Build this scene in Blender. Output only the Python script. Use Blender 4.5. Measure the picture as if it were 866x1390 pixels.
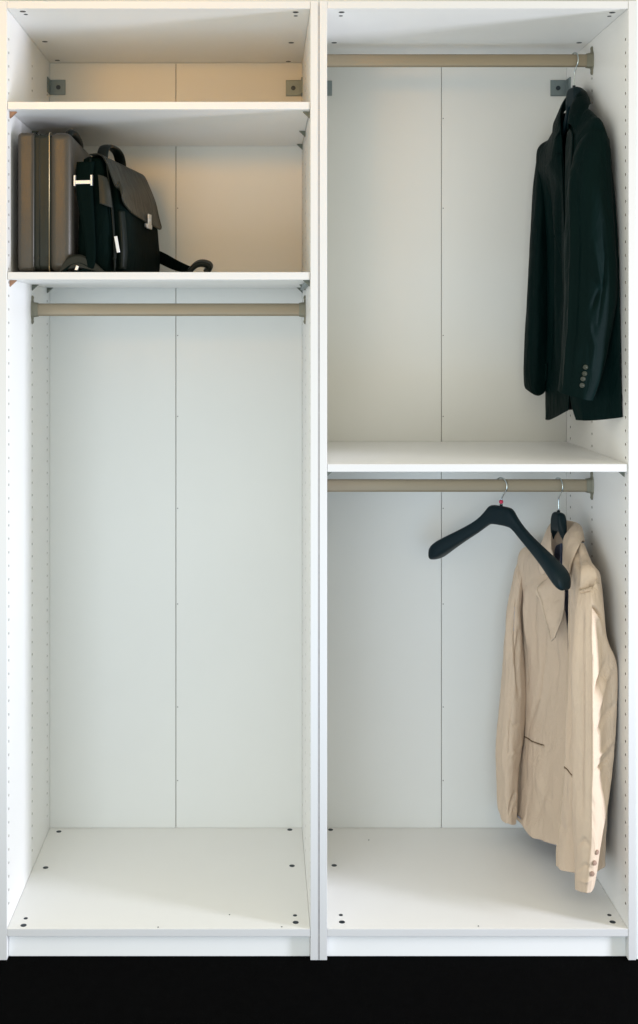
import bpy, bmesh, math, random
from mathutils import Vector, Matrix, noise
random.seed(7)
for o in list(bpy.data.objects): bpy.data.objects.remove(o)
scene = bpy.context.scene
C = scene.collection

# ------------------------------------------------------------------ measures of the place
K = 0.00173          # metres per photo pixel on the wardrobe's front plane
D = 2.76             # camera distance from that plane
VX, VY, FLOOR = 355.0, 448.0, 1305.0
CZ = (FLOOR - VY) * K
def P(px, py, y):    # a measured picture position at depth y -> a point of the place
    s = (D + y) / D
    return Vector(((px - VX) * K * s, y, CZ + (VY - py) * K * s))
def X0(px): return (px - VX) * K
def Z0(py): return (FLOOR - py) * K

# ------------------------------------------------------------------ camera
cam_d = bpy.data.cameras.new('camera'); cam = bpy.data.objects.new('camera', cam_d); C.objects.link(cam)
cam.location = (0, -D, CZ); cam.rotation_euler = (math.radians(90), 0, 0)
cam_d.sensor_fit = 'HORIZONTAL'; cam_d.sensor_width = 36
cam_d.lens = 36 * D / (866 * K)
cam_d.shift_x = (433 - VX) / 866; cam_d.shift_y = -(695 - VY) / 866
cam_d.clip_start = 0.05; cam_d.clip_end = 100
scene.camera = cam

# ------------------------------------------------------------------ light
world = bpy.data.worlds.new('World'); scene.world = world; world.use_nodes = True
bg = world.node_tree.nodes['Background']
bg.inputs[0].default_value = (1.0, 0.95, 0.78, 1); bg.inputs[1].default_value = 1.13

def area(name, loc, target, sx, sy, power, color, spread=180):
    l = bpy.data.lights.new(name, 'AREA'); l.shape = 'RECTANGLE'; l.size = sx; l.size_y = sy
    l.energy = power; l.color = color; l.spread = math.radians(spread)
    o = bpy.data.objects.new(name, l); C.objects.link(o); o.location = loc
    o.rotation_euler = (Vector(target) - Vector(loc)).to_track_quat('-Z', 'Y').to_euler()
    return o
area('window_light_right', (3.6, -1.22, 0.95), (0.0, 0.1, 0.8), 0.5, 1.8, 61, (0.80, 0.84, 1.0), 110)
area('floor_bounce_light', (0.1, -1.9, 0.12), (0.1, 0.3, 0.9), 2.6, 0.8, 9, (0.12, 0.50, 1.0), 150)
area('front_left_fill', (-0.8, -2.5, 0.62), (0.5, 0.3, 0.70), 1.0, 0.9, 9, (0.88, 0.95, 1.0), 120)  # added low fill to give the coats form, no window stands there
area('warm_top_fill', (-0.9, -2.4, 2.22), (-0.3, 0.3, 2.10), 0.9, 0.25, 0.85, (1.0, 0.44, 0.02), 30)  # added warm fill aimed at the top compartments, no known lamp

vs = scene.view_settings
vs.view_transform = 'Standard'; vs.look = 'None'; vs.exposure = 0.0; vs.gamma = 1.0; vs.use_curve_mapping = False

# ------------------------------------------------------------------ materials
def srgb(r, g, b):
    f = lambda c: (c/255/12.92) if c/255 <= 0.04045 else ((c/255+0.055)/1.055)**2.4
    return (f(r), f(g), f(b), 1)
def mat(name, col, rough=0.5, metal=0.0, nscale=0, namt=0.0, bump=0.0, bscale=200, sheen=0.0, rvar=0.0,
        stretch=(1,1,1), spec=0.5, coat=0.0):
    m = bpy.data.materials.new(name); m.use_nodes = True
    nt = m.node_tree; b = nt.nodes['Principled BSDF']
    b.inputs['Base Color'].default_value = col
    b.inputs['Roughness'].default_value = rough; b.inputs['Metallic'].default_value = metal
    b.inputs['Sheen Weight'].default_value = sheen; b.inputs['Specular IOR Level'].default_value = spec
    b.inputs['Coat Weight'].default_value = coat
    tc = nt.nodes.new('ShaderNodeTexCoord'); mp = nt.nodes.new('ShaderNodeMapping')
    mp.inputs['Scale'].default_value = stretch
    nt.links.new(tc.outputs['Object'], mp.inputs[0])
    if nscale:
        n = nt.nodes.new('ShaderNodeTexNoise'); n.inputs['Scale'].default_value = nscale; n.inputs['Detail'].default_value = 5
        nt.links.new(mp.outputs[0], n.inputs['Vector'])
        mx = nt.nodes.new('ShaderNodeMix'); mx.data_type = 'RGBA'
        mx.inputs[6].default_value = tuple(c*(1-namt) for c in col[:3]) + (1,)
        mx.inputs[7].default_value = tuple(min(1, c*(1+namt)) for c in col[:3]) + (1,)
        nt.links.new(n.outputs[0], mx.inputs[0]); nt.links.new(mx.outputs[2], b.inputs['Base Color'])
        if rvar:
            mr = nt.nodes.new('ShaderNodeMapRange'); mr.inputs[3].default_value = rough - rvar; mr.inputs[4].default_value = rough + rvar
            nt.links.new(n.outputs[0], mr.inputs[0]); nt.links.new(mr.outputs[0], b.inputs['Roughness'])
    if bump:
        n2 = nt.nodes.new('ShaderNodeTexNoise'); n2.inputs['Scale'].default_value = bscale; n2.inputs['Detail'].default_value = 3
        nt.links.new(mp.outputs[0], n2.inputs['Vector'])
        bp = nt.nodes.new('ShaderNodeBump'); bp.inputs['Strength'].default_value = bump; bp.inputs['Distance'].default_value = 0.001
        nt.links.new(n2.outputs[0], bp.inputs['Height']); nt.links.new(bp.outputs[0], b.inputs['Normal'])
    return m
def weave(m, scale, strength):        # crossing threads on top of the material's own normal
    nt = m.node_tree; b = nt.nodes['Principled BSDF']
    tc = nt.nodes.new('ShaderNodeTexCoord')
    hs = []
    for d in ('DIAGONAL', 'Z'):
        w = nt.nodes.new('ShaderNodeTexWave'); w.bands_direction = d; w.inputs['Scale'].default_value = scale
        w.inputs['Distortion'].default_value = 1.2; w.inputs['Detail'].default_value = 1
        nt.links.new(tc.outputs['Object'], w.inputs[0]); hs.append(w)
    a = nt.nodes.new('ShaderNodeMath'); a.operation = 'ADD'
    nt.links.new(hs[0].outputs[1], a.inputs[0]); nt.links.new(hs[1].outputs[1], a.inputs[1])
    bp = nt.nodes.new('ShaderNodeBump'); bp.inputs['Strength'].default_value = strength; bp.inputs['Distance'].default_value = 0.0006
    nt.links.new(a.outputs[0], bp.inputs['Height'])
    if b.inputs['Normal'].is_linked: nt.links.new(b.inputs['Normal'].links[0].from_socket, bp.inputs['Normal'])
    nt.links.new(bp.outputs[0], b.inputs['Normal'])
    return m
M = dict(
    white = mat('white_melamine', (0.80, 0.80, 0.785, 1), 0.42, nscale=2.2, namt=0.04, bump=0.12, bscale=900, rvar=0.06),
    edge = mat('dimmed_white_edge', (0.59, 0.59, 0.59, 1), 0.38, nscale=6, namt=0.015, bump=0.08, bscale=500),  # board white darkened so the front edges look less brightly lit
    back = mat('white_back_board', (0.70, 0.705, 0.675, 1), 0.55, nscale=3, namt=0.03, bump=0.15, bscale=700),
    rail = mat('taupe_metal_tube', srgb(142, 130, 108), 0.45, 0.25, nscale=8, namt=0.05, bump=0.05, bscale=400, stretch=(0.1, 1, 1)),
    bracket = mat('grey_cast_bracket', srgb(118, 116, 100), 0.5, 0.2, nscale=60, namt=0.08),
    steel = mat('zinc_plate', srgb(128, 140, 142), 0.42, 0.5, nscale=50, namt=0.12),
    cam = mat('dark_cam_metal', srgb(58, 66, 74), 0.35, 0.8, nscale=300, namt=0.3),
    brown = mat('brown_plastic', srgb(150, 112, 84), 0.5, nscale=30, namt=0.05),
    grey = mat('grey_plastic', srgb(96, 102, 92), 0.45, nscale=30, namt=0.05),
    nail = mat('nail_metal', srgb(120, 120, 116), 0.5, 0.4, nscale=30, namt=0.05),
    wire = mat('hook_wire', srgb(190, 198, 196), 0.22, 1.0, nscale=80, namt=0.05),
    red = mat('red_bead', srgb(176, 22, 66), 0.3, nscale=80, namt=0.1),
    hanger = mat('black_hanger_plastic', srgb(4, 26, 32), 0.42, nscale=40, namt=0.1, bump=0.15, bscale=900, rvar=0.05),
    wool = mat('black_wool', (0.0016, 0.0078, 0.0074, 1), 0.50, nscale=25, namt=0.25, bump=0.3, bscale=700, sheen=0.0, stretch=(1,1,0.25), spec=0.15),
    lining = mat('black_lining', srgb(8, 14, 15), 0.5, nscale=12, namt=0.1),
    cotton = mat('beige_cotton', srgb(202, 182, 160), 0.85, nscale=18, namt=0.05, bump=0.3, bscale=500, sheen=0.12, stretch=(1,1,0.3), spec=0.2),
    stitch = mat('beige_stitching', srgb(196, 180, 155), 0.8, nscale=200, namt=0.1),
    slot = mat('dark_welt_slot', srgb(104, 86, 68), 0.9, nscale=50, namt=0.1),
    liningb = mat('lilac_grey_lining', srgb(152, 154, 168), 0.45, nscale=14, namt=0.08),
    navy = mat('navy_label', srgb(18, 32, 62), 0.6, nscale=100, namt=0.1),
    button = mat('horn_button', srgb(36, 42, 32), 0.4, nscale=90, namt=0.3),
    buttonb = mat('brown_button', srgb(150, 124, 108), 0.35, nscale=90, namt=0.2),
    shell = mat('bronze_grey_shell', srgb(64, 61, 55), 0.36, 0.30, nscale=160, namt=0.10, bump=0.35, bscale=420, rvar=0.06),
    band = mat('dark_grey_band', srgb(34, 38, 34), 0.45, 0.2, nscale=40, namt=0.08),
    trim = mat('bronze_trim', srgb(196, 176, 140), 0.3, 0.8, nscale=40, namt=0.05),
    nylon = mat('black_nylon', srgb(0, 12, 11), 0.75, nscale=40, namt=0.15, bump=0.4, bscale=900),
    leather = mat('charcoal_leather', srgb(30, 32, 27), 0.42, nscale=35, namt=0.12, bump=0.35, bscale=380, rvar=0.08),
    leatherd = mat('black_leather', srgb(10, 18, 16), 0.42, nscale=35, namt=0.15, bump=0.35, bscale=380, rvar=0.08),
    chrome = mat('polished_nickel', srgb(214, 216, 222), 0.3, 0.9, nscale=40, namt=0.04),
    floor = mat('dark_floor', (0.0016, 0.0017, 0.0018, 1), 0.95, nscale=30, namt=0.3, bump=0.5, bscale=300, spec=0.02),
    chip = mat('bare_chipboard', (0.16, 0.13, 0.10, 1), 0.9, nscale=400, namt=0.3),
    wall = mat('pale_wall_paint', (0.66, 0.69, 0.68, 1), 0.8, nscale=4, namt=0.02, bump=0.2, bscale=300),
)
for k, v in (('wool', 1.2), ('nylon', 1.14), ('leather', 1.32), ('leatherd', 1.25), ('hanger', 1.28), ('lining', 1.2), ('band', 1.3), ('shell', 1.4), ('cotton', 1.2), ('slot', 1.1)):
    M[k].node_tree.nodes['Principled BSDF'].inputs['IOR'].default_value = v
def rumple(m, scale, dist, stretch=(1, 1, 0.35)):      # small soft creases all over the cloth
    nt = m.node_tree; b = nt.nodes['Principled BSDF']
    tc = nt.nodes.new('ShaderNodeTexCoord'); mp = nt.nodes.new('ShaderNodeMapping'); mp.inputs['Scale'].default_value = stretch
    mp.inputs['Rotation'].default_value = (0.3, 0.2, 0.1)
    n = nt.nodes.new('ShaderNodeTexNoise'); n.inputs['Scale'].default_value = scale; n.inputs['Detail'].default_value = 4; n.inputs['Distortion'].default_value = 0.6
    nt.links.new(tc.outputs['Object'], mp.inputs[0]); nt.links.new(mp.outputs[0], n.inputs['Vector'])
    bp = nt.nodes.new('ShaderNodeBump'); bp.inputs['Strength'].default_value = 0.8; bp.inputs['Distance'].default_value = dist
    nt.links.new(n.outputs[0], bp.inputs['Height'])
    if b.inputs['Normal'].is_linked: nt.links.new(b.inputs['Normal'].links[0].from_socket, bp.inputs['Normal'])
    nt.links.new(bp.outputs[0], b.inputs['Normal'])
rumple(M['cotton'], 34, 0.011); rumple(M['wool'], 26, 0.008); rumple(M['nylon'], 40, 0.006); rumple(M['leather'], 30, 0.004)
weave(M['wool'], 420, 0.18); weave(M['cotton'], 420, 0.16); weave(M['nylon'], 380, 0.3)

# ------------------------------------------------------------------ builders
def obj(name, verts, faces, m, parent=None, smooth=False):
    me = bpy.data.meshes.new(name); me.from_pydata([tuple(v) for v in verts], [], faces); me.update()
    ms = m if isinstance(m, (list, tuple)) else [m]
    for x in ms: me.materials.append(x)
    if smooth: me.polygons.foreach_set('use_smooth', [True]*len(me.polygons))
    o = bpy.data.objects.new(name, me); C.objects.link(o)
    if parent: attach(o, parent)
    return o
def total(o):
    t = Vector((0,0,0))
    while o: t += o.location; o = o.parent
    return t
def attach(o, parent):               # roots carry a location only, so the parent's frame is a plain shift
    o.location = o.location - total(parent); o.parent = parent
def from_bm(name, bm, m, parent=None, smooth=False):
    me = bpy.data.meshes.new(name); bm.normal_update(); bm.to_mesh(me); bm.free()
    me.materials.append(m)
    if smooth: me.polygons.foreach_set('use_smooth', [True]*len(me.polygons))
    o = bpy.data.objects.new(name, me); C.objects.link(o)
    if parent: attach(o, parent)
    return o
def box_bm(x0, x1, y0, y1, z0, z1, bev=0.0, seg=1, bm=None, T=None):
    bm = bm or bmesh.new()
    b2 = bmesh.new(); bmesh.ops.create_cube(b2, size=1)
    for v in b2.verts: v.co = Vector(((x0+x1)/2 + v.co.x*(x1-x0), (y0+y1)/2 + v.co.y*(y1-y0), (z0+z1)/2 + v.co.z*(z1-z0)))
    if bev: bmesh.ops.bevel(b2, geom=b2.edges[:], offset=bev, segments=seg, affect='EDGES', profile=0.5)
    if T: b2.transform(T)
    me = bpy.data.meshes.new('t'); b2.to_mesh(me); b2.free(); bm.from_mesh(me); bpy.data.meshes.remove(me)
    return bm
def box(name, x0, x1, y0, y1, z0, z1, m, parent=None, bev=0.0008, seg=1, T=None):
    return from_bm(name, box_bm(x0, x1, y0, y1, z0, z1, bev, seg, T=T), m, parent, smooth=False)
def cyl_bm(bm, c, r, h, axis='Z', n=16, r2=None):
    R = {'Z': Matrix.Identity(4), 'Y': Matrix.Rotation(math.pi/2, 4, 'X'), 'X': Matrix.Rotation(math.pi/2, 4, 'Y')}[axis]
    bmesh.ops.create_cone(bm, cap_ends=True, segments=n, radius1=r, radius2=r if r2 is None else r2, depth=h, matrix=Matrix.Translation(c) @ R)
def tube(name, pts, r, m, parent=None, n=10, flat=None):
    """a round wire, or a flat strap when flat = (width direction vector, half width, half thickness)"""
    pts = [Vector(p) for p in pts]; V = []; F = []
    up = Vector((0,0,1)); prev = None
    for i, p in enumerate(pts):
        t = (pts[min(i+1, len(pts)-1)] - pts[max(i-1, 0)]).normalized()
        if prev is None: a = t.orthogonal().normalized()
        else: a = (prev - t*prev.dot(t)).normalized()
        prev = a; b = t.cross(a)
        for k in range(n):
            q = 2*math.pi*k/n; V.append(p + (a*math.cos(q) + b*math.sin(q))*r)
    for i in range(len(pts)-1):
        for k in range(n): F.append((i*n+k, i*n+(k+1)%n, (i+1)*n+(k+1)%n, (i+1)*n+k))
    F.append(tuple(range(n))[::-1]); F.append(tuple((len(pts)-1)*n+k for k in range(n)))
    return obj(name, V, F, m, parent, smooth=True)
def cr(p0, p1, p2, p3, t):
    return 0.5*((2*p1) + (p2-p0)*t + (2*p0-5*p1+4*p2-p3)*t*t + (3*p1-p0-3*p2+p3)*t**3)
def spline(pts, n, closed=False):
    m = len(pts); out = []
    N = n
    for i in range(N):
        u = i/N*m if closed else i/(N-1)*(m-1)
        k = int(u); 
        if not closed: k = min(k, m-2)
        t = u-k
        g = (lambda j: pts[j % m]) if closed else (lambda j: pts[max(0, min(m-1, j))])
        out.append(cr(g(k-1), g(k), g(k+1), g(k+2), t))
    return out
def thing(name, loc, label, cat, group=None):
    o = bpy.data.objects.new(name, None); o.empty_display_size = 0.05; C.objects.link(o); o.location = loc
    o['label'] = label; o['category'] = cat
    if group: o['group'] = group
    return o

def edge_front(o):                   # front edges get a white darkened against the strong light on them
    if M['edge'].name not in o.data.materials: o.data.materials.append(M['edge'])
    k = list(o.data.materials).index(M['edge'])
    for p in o.data.polygons:
        if p.normal.y < -0.6 and p.center.y < 0.006: p.material_index = k
    return o

# ------------------------------------------------------------------ the setting
fl = box('floor', -1.6, 2.0, -1.3, 0.62, -0.02, 0.0, M['floor'], bev=0); fl['kind'] = 'structure'
wl = box('wall', -1.6, 2.0, 0.586, 0.64, 0.001, 2.75, M['wall'], bev=0); wl['kind'] = 'structure'
wr = box('wall', X0(864.3), 2.0, 0.004, 0.584, 0.001, 2.75, M['wall'], bev=0.001); wr['kind'] = 'structure'
wl2 = box('wall', -1.6, X0(-1.8), 0.004, 0.584, 0.001, 2.75, M['wall'], bev=0.001); wl2['kind'] = 'structure'

# ------------------------------------------------------------------ wardrobe cabinets
YB = 0.560                       # depth of the back board
ZT, ZB = Z0(10.5), Z0(1262.0)    # underside of the top, upper side of the bottom
TH = 0.018
COLS = (0.022, 0.305, 0.520)
def side_panel(xo, xi, parent, skip=()):
    """board with rows of real drilled holes in its inner face (at xi)"""
    V = []; F = []
    def v(*c): V.append(c); return len(V)-1
    zt, zb = ZT + TH, 0.0015
    sgn = 1 if xi > xo else -1
    e = 0.0007
    # outer face, front edge, back, top, bottom
    def quad(a, b, c, d): F.append((v(*a), v(*b), v(*c), v(*d)))
    yf, yk = 0.0, YB + 0.012
    quad((xo, yf+e, zb), (xo, yk, zb), (xo, yk, zt), (xo, yf+e, zt))
    quad((xo+sgn*e, yf, zb), (xi-sgn*e, yf, zb), (xi-sgn*e, yf, zt), (xo+sgn*e, yf, zt))
    quad((xo, yf+e, zb), (xo+sgn*e, yf, zb), (xo+sgn*e, yf, zt), (xo, yf+e, zt))
    quad((xi, yf+e, zb), (xi-sgn*e, yf, zb), (xi-sgn*e, yf, zt), (xi, yf+e, zt))
    quad((xo, yk, zb), (xi, yk, zb), (xi, yk, zt), (xo, yk, zt))
    quad((xo, yf+e, zt), (xi, yf+e, zt), (xi, yk, zt), (xo, yk, zt))
    quad((xo, yf+e, zb), (xi, yf+e, zb), (xi, yk, zb), (xo, yk, zb))
    ys = [yf+e]
    for c in COLS: ys += [c-0.009, c+0.009]
    ys.append(yk)
    pitch = 0.032; z_start = ZB + 0.05; nz = int((ZT - 0.03 - z_start)/pitch)
    for s in range(len(ys)-1):
        ya, yb = ys[s], ys[s+1]
        if s % 2 == 0:
            quad((xi, ya, zb), (xi, yb, zb), (xi, yb, zt), (xi, ya, zt)); continue
        z1 = z_start - pitch/2
        quad((xi, ya, zb), (xi, yb, zb), (xi, yb, z1), (xi, ya, z1))
        yc = (ya+yb)/2; n = 8; r = 0.0036; dp = 0.009
        for k in range(nz):
            za, zc2 = z1 + k*pitch, z1 + (k+1)*pitch; zc = (za+zc2)/2
            cor = [v(xi, ya, za), v(xi, yb, za), v(xi, yb, zc2), v(xi, ya, zc2)]
            ring = [v(xi, yc + r*math.cos(2*math.pi*(i+.5)/n - math.pi*.75 - math.pi/8), zc + r*math.sin(2*math.pi*(i+.5)/n - math.pi*.75 - math.pi/8)) for i in range(n)]
            deep = [v(xi - sgn*dp, V[j][1], V[j][2]) for j in ring]
            for q in range(4):       # two ring edges per side of the cell
                a, b = cor[q], cor[(q+1) % 4]
                r0, r1, r2 = ring[2*q], ring[(2*q+1) % n], ring[(2*q+2) % n]
                F.append((a, b, r1)); F.append((a, r1, r0)); F.append((b, r2, r1))
            for i in range(n): F.append((ring[i], ring[(i+1) % n], deep[(i+1) % n], deep[i]))
            F.append(tuple(deep))
        z2 = z1 + nz*pitch
        quad((xi, ya, z2), (xi, yb, z2), (xi, yb, zt), (xi, ya, zt))
    o = obj('side_panel', V, F, M['white'], parent)
    bm = bmesh.new(); bm.from_mesh(o.data); bmesh.ops.remove_doubles(bm, verts=bm.verts, dist=1e-6)
    bmesh.ops.recalc_face_normals(bm, faces=bm.faces); bm.to_mesh(o.data); bm.free()
    edge_front(o); o.data.materials.append(M['chip'])
    for p in o.data.polygons:
        if abs(p.center.x - xi) > 0.002 and abs(p.center.x - xo) > 0.002 and 0.01 < p.center.y < 0.54 and p.area < 4e-5: p.material_index = len(o.data.materials)-1
    return o

cam_mesh = None
def cam_cover(px, py, zsurf, parent, r=0.0072, up=True, name='cam_cover'):
    """round cam fitting set in a board; its depth follows from its row in the picture"""
    global cam_mesh
    s = (CZ - zsurf) / ((py - VY) * K); y = D*s - D
    x = (px - VX)*K*s
    if cam_mesh is None:
        bm = bmesh.new(); cyl_bm(bm, (0,0,0.0), 1.0, 0.10, n=20)
        box_bm(-0.75, 0.75, -0.12, 0.12, 0.05, 0.11, bm=bm); box_bm(-0.12, 0.12, -0.75, 0.75, 0.052, 0.108, bm=bm)
        cam_mesh = bpy.data.meshes.new('cam_cover'); bm.to_mesh(cam_mesh); bm.free(); cam_mesh.materials.append(M['cam'])
    o = bpy.data.objects.new(name, cam_mesh); C.objects.link(o)
    o.location = (x, y, zsurf); o.scale = (r, r, 0.008 if up else -0.008)
    attach(o, parent); return o

def support(x, y, z, sgn, m, parent):
    """small triangular shelf support plugged into the side, under the shelf"""
    w, h, t = 0.016*sgn, 0.015, 0.006
    V = [(x, y-t, z), (x+w, y-t, z), (x, y-t, z-h), (x, y+t, z), (x+w, y+t, z), (x, y+t, z-h)]
    F = [(0,1,2), (3,5,4), (0,3,4,1), (1,4,5,2), (2,5,3,0)]
    return obj('shelf_support', V, F, m, parent)
def shelf(xa, xb, pt, pb, parent, mats):
    zt, zb = Z0(pt), Z0(pb)
    s = box('shelf', xa+0.001, xb-0.001, 0.002, YB-0.002, zb, zt, M['white'], parent, bev=0.0012, seg=2); edge_front(s)
    i = 0
    for sg, x in ((1, xa), (-1, xb)):
        for y in COLS:
            yy = y + (0.012 if y == COLS[0] else 0)
            support(x + sg*0.0004, yy, zb-0.0003, sg, mats[i], s); i += 1
    return s
def rail(xa, xb, py, parent):
    zc = P(0, py, 0.30).z; yc = 0.300; hh, hd = 0.0165, 0.0085
    V = []; F = []; n = 24
    for x in (xa+0.0015, xb-0.0015):
        for k in range(n):
            q = 2*math.pi*k/n; c, s_ = math.cos(q), math.sin(q)
            V.append((x, yc + hd*math.copysign(abs(c)**0.62, c), zc + hh*math.copysign(abs(s_)**0.62, s_)))
    for k in range(n): F.append((k, (k+1) % n, n+(k+1) % n, n+k))
    r = obj('clothes_rail', V, F, M['rail'], parent, smooth=True)
    for sg, x in ((1, xa), (-1, xb)):
        bm = bmesh.new()
        # wing plate: rounded tips above and below a wider middle
        prof = []
        for z, w in ((0.036, 0.0035), (0.038, 0.0), ): pass
        pts = [(0.0, 0.0375), (0.0045, 0.036), (0.0065, 0.031), (0.0062, 0.026), (0.0095, 0.0215), (0.0135, 0.0165), (0.0145, 0.0)]
        ring = [(y, z) for y, z in pts] + [(y, -z) for y, z in pts[-2::-1]] + [(-y, -z) for y, z in pts[1:]] + [(-y, z) for y, z in pts[-2:0:-1]]
        a = [bm.verts.new((x + sg*0.0004, yc+y, zc+z)) for y, z in ring]; b = [bm.verts.new((x + sg*0.004, yc+y*0.9, zc+z*0.98)) for y, z in ring]
        bm.faces.new(a); bm.faces.new(b[::-1])
        for i in range(len(ring)): bm.faces.new((a[i], a[(i+1) % len(ring)], b[(i+1) % len(ring)], b[i]))
        # cup round the rail
        cup = []
        for xx, g in ((0.0038, 0.0032), (0.010, 0.0026), (0.017, 0.0016), (0.017, 0.0003)):
            cup.append([bm.verts.new((x + sg*xx, yc + (hd+g)*math.copysign(abs(math.cos(q))**0.5, math.cos(q)), zc + (hh+g)*math.copysign(abs(math.sin(q))**0.5, math.sin(q)))) for q in [2*math.pi*k/n for k in range(n)]])
        for ra, rb in zip(cup, cup[1:]):
            for k in range(n): bm.faces.new((ra[k], ra[(k+1) % n], rb[(k+1) % n], rb[k]))
        bmesh.ops.recalc_face_normals(bm, faces=bm.faces)
        br = from_bm('rail_bracket', bm, M['bracket'], r)
        for dz in (0.031, -0.031):
            bm = bmesh.new(); cyl_bm(bm, (x + sg*0.0045, yc, zc+dz), 0.0028, 0.0016, 'X', 12)
            # screw heads are pieces of the bracket casting seen as one
            me = br.data; b2 = bmesh.new(); b2.from_mesh(me); t = bpy.data.meshes.new('t'); bm.to_mesh(t); bm.free(); b2.from_mesh(t); b2.to_mesh(me); b2.free(); bpy.data.meshes.remove(t)
    return r, zc
def corner_bracket(xw, sg, py, parent):
    """zinc angle plate in the back corner: one leg on the back board, one on the side"""
    z = P(0, py, YB).z; h = 0.0215
    bm = box_bm(xw + sg*0.0005, xw + sg*0.045, YB-0.0034, YB-0.0006, z-h, z+h, 0.0012)
    box_bm(xw + sg*0.0005, xw + sg*0.0032, YB-0.045, YB-0.0036, z-h, z+h, 0.001, bm=bm)
    for k in range(4):
        box_bm(xw + sg*0.001, xw + sg*0.0065, YB-0.0055, YB-0.003, z-h+0.003+k*0.0105, z-h+0.009+k*0.0105, 0.0006, bm=bm)
    p = from_bm('corner_bracket', bm, M['steel'], parent)
    bm = bmesh.new(); cyl_bm(bm, (xw + sg*0.025, YB-0.0042, z), 0.0065, 0.0016, 'Y', 18); cyl_bm(bm, (xw + sg*0.025, YB-0.0052, z), 0.0035, 0.0012, 'Y', 14)
    from_bm('screw', bm, M['cam'], p)
    return p

def cabinet(pl, pr, xol, xor_, label):
    xa, xb = X0(pl), X0(pr)
    t = thing('wardrobe_cabinet', ((xa+xb)/2, 0.28, 0), label, 'wardrobe', 'open wardrobe cabinets side by side')
    side_panel(xol, xa, t); side_panel(xor_, xb, t)
    top = box('top_panel', xa+0.0004, xb-0.0004, 0.0005, YB+0.011, ZT, ZT+TH, M['white'], t)
    bot = box('bottom_panel', xa+0.0004, xb-0.0004, 0.0005, YB+0.011, ZB-TH, ZB, M['white'], t)
    edge_front(top); edge_front(bot)
    xm = (xa+xb)/2
    for x0, x1 in ((xa-0.004, xm-0.0008), (xm+0.0008, xb+0.004)):
        box('back_panel', max(x0, xa+0.0003), min(x1, xb-0.0003), YB, YB+0.006, ZB+0.0006, ZT-0.0006, M['back'], t, bev=0.0006)
    box('back_batten', xm-0.02, xm+0.02, YB+0.0065, YB+0.0105, ZB+0.002, ZT-0.002, M['slot'], t, bev=0)
    # nails down the seam
    for py in (160, 282, 455, 565, 690, 820, 960, 1060):
        bm = bmesh.new(); p = P(0, py, YB); cyl_bm(bm, (xm + 0.005, YB-0.0004, p.z), 0.0016, 0.0012, 'Y', 10); from_bm('nail', bm, M['nail'], t)
    box('plinth', xa+0.0006, xb-0.0006, 0.018, 0.034, 0.001, ZB-TH-0.0008, M['white'], t, bev=0.0005)
    return t, xa, xb, top, bot

left, la, lb, ltop, lbot = cabinet(9.3, 422.0, X0(-1.1), X0(432.3), 'white open wardrobe cabinet on the left, with two shelves over one empty clothes rail')
right, ra, rb, rtop, rbot = cabinet(443.3, 853.0, X0(433.0), X0(863.4), 'white open wardrobe cabinet on the right, with one shelf and clothes hanging from two rails')
for px, py in ((80,1129.5),(62,1178.5),(32,1257),(394,1127),(397,1176),(402,1253)): cam_cover(px, py, ZB, lbot)
for px, py in ((35,1247.5),(401,1243.5)): cam_cover(px, py, ZB, lbot, 0.005)
for px, py in ((448,1127),(453,1175.5),(463.5,1252.5),(831.5,1252.5)): cam_cover(px, py, ZB, rbot)
for px, py in ((462,1243),(827,1243)): cam_cover(px, py, ZB, rbot, 0.005)
for px, py in ((31,14.5),(61,55.5),(78,81),(402,15.5),(396,57),(392,82.5)): cam_cover(px, py, ZT, ltop, up=False)
for px, py in ((35,18.5),(402,20.5)): cam_cover(px, py, ZT, ltop, 0.005, False)
for px, py in ((463,15.5),(453,57),(831,16),(786,57)): cam_cover(px, py, ZT, rtop, up=False)
for px, py in ((462,20.5),(827,21)): cam_cover(px, py, ZT, rtop, 0.005, False)
for px, py in ((312,1242.5),(215,1259.5),(383,1259)): cam_cover(px, py, ZB, lbot, 0.0019, name='pilot_hole')
for px, py in ((649,1258),(500,1141),(848,1197)): cam_cover(px, py, ZB, rbot, 0.0019, name='pilot_hole')
G, B = M['grey'], M['brown']
s1 = shelf(la, lb, 137.0, 147.3, left, (B, G, G, G, G, G))
s2 = shelf(la, lb, 368.8, 379.0, left, (B, G, G, G, G, G))
s3 = shelf(ra, rb, 630.0, 640.6, right, (G, G, G, G, G, G))
box('support_strip', lb-0.010, lb-0.0006, 0.05, 0.40, Z0(379.0)-0.012, Z0(379.0)-0.0006, M['steel'], left, bev=0.001)
corner_bracket(la, 1, 118, left); corner_bracket(lb, -1, 119, left)
corner_bracket(ra, 1, 119, right); corner_bracket(rb, -1, 119, right)
r1, zr1 = rail(la, lb, 420, left); r1['label'] = 'bare taupe rail under the two shelves'
r2, zr2 = rail(ra, rb, 81.5, right); r2['label'] = 'upper taupe rail carrying the black blazer'
r3, zr3 = rail(ra, rb, 659, right); r3['label'] = 'lower taupe rail carrying the empty hanger'
SH = Z0(368.8)       # top of the shelf that carries the bags

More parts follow.
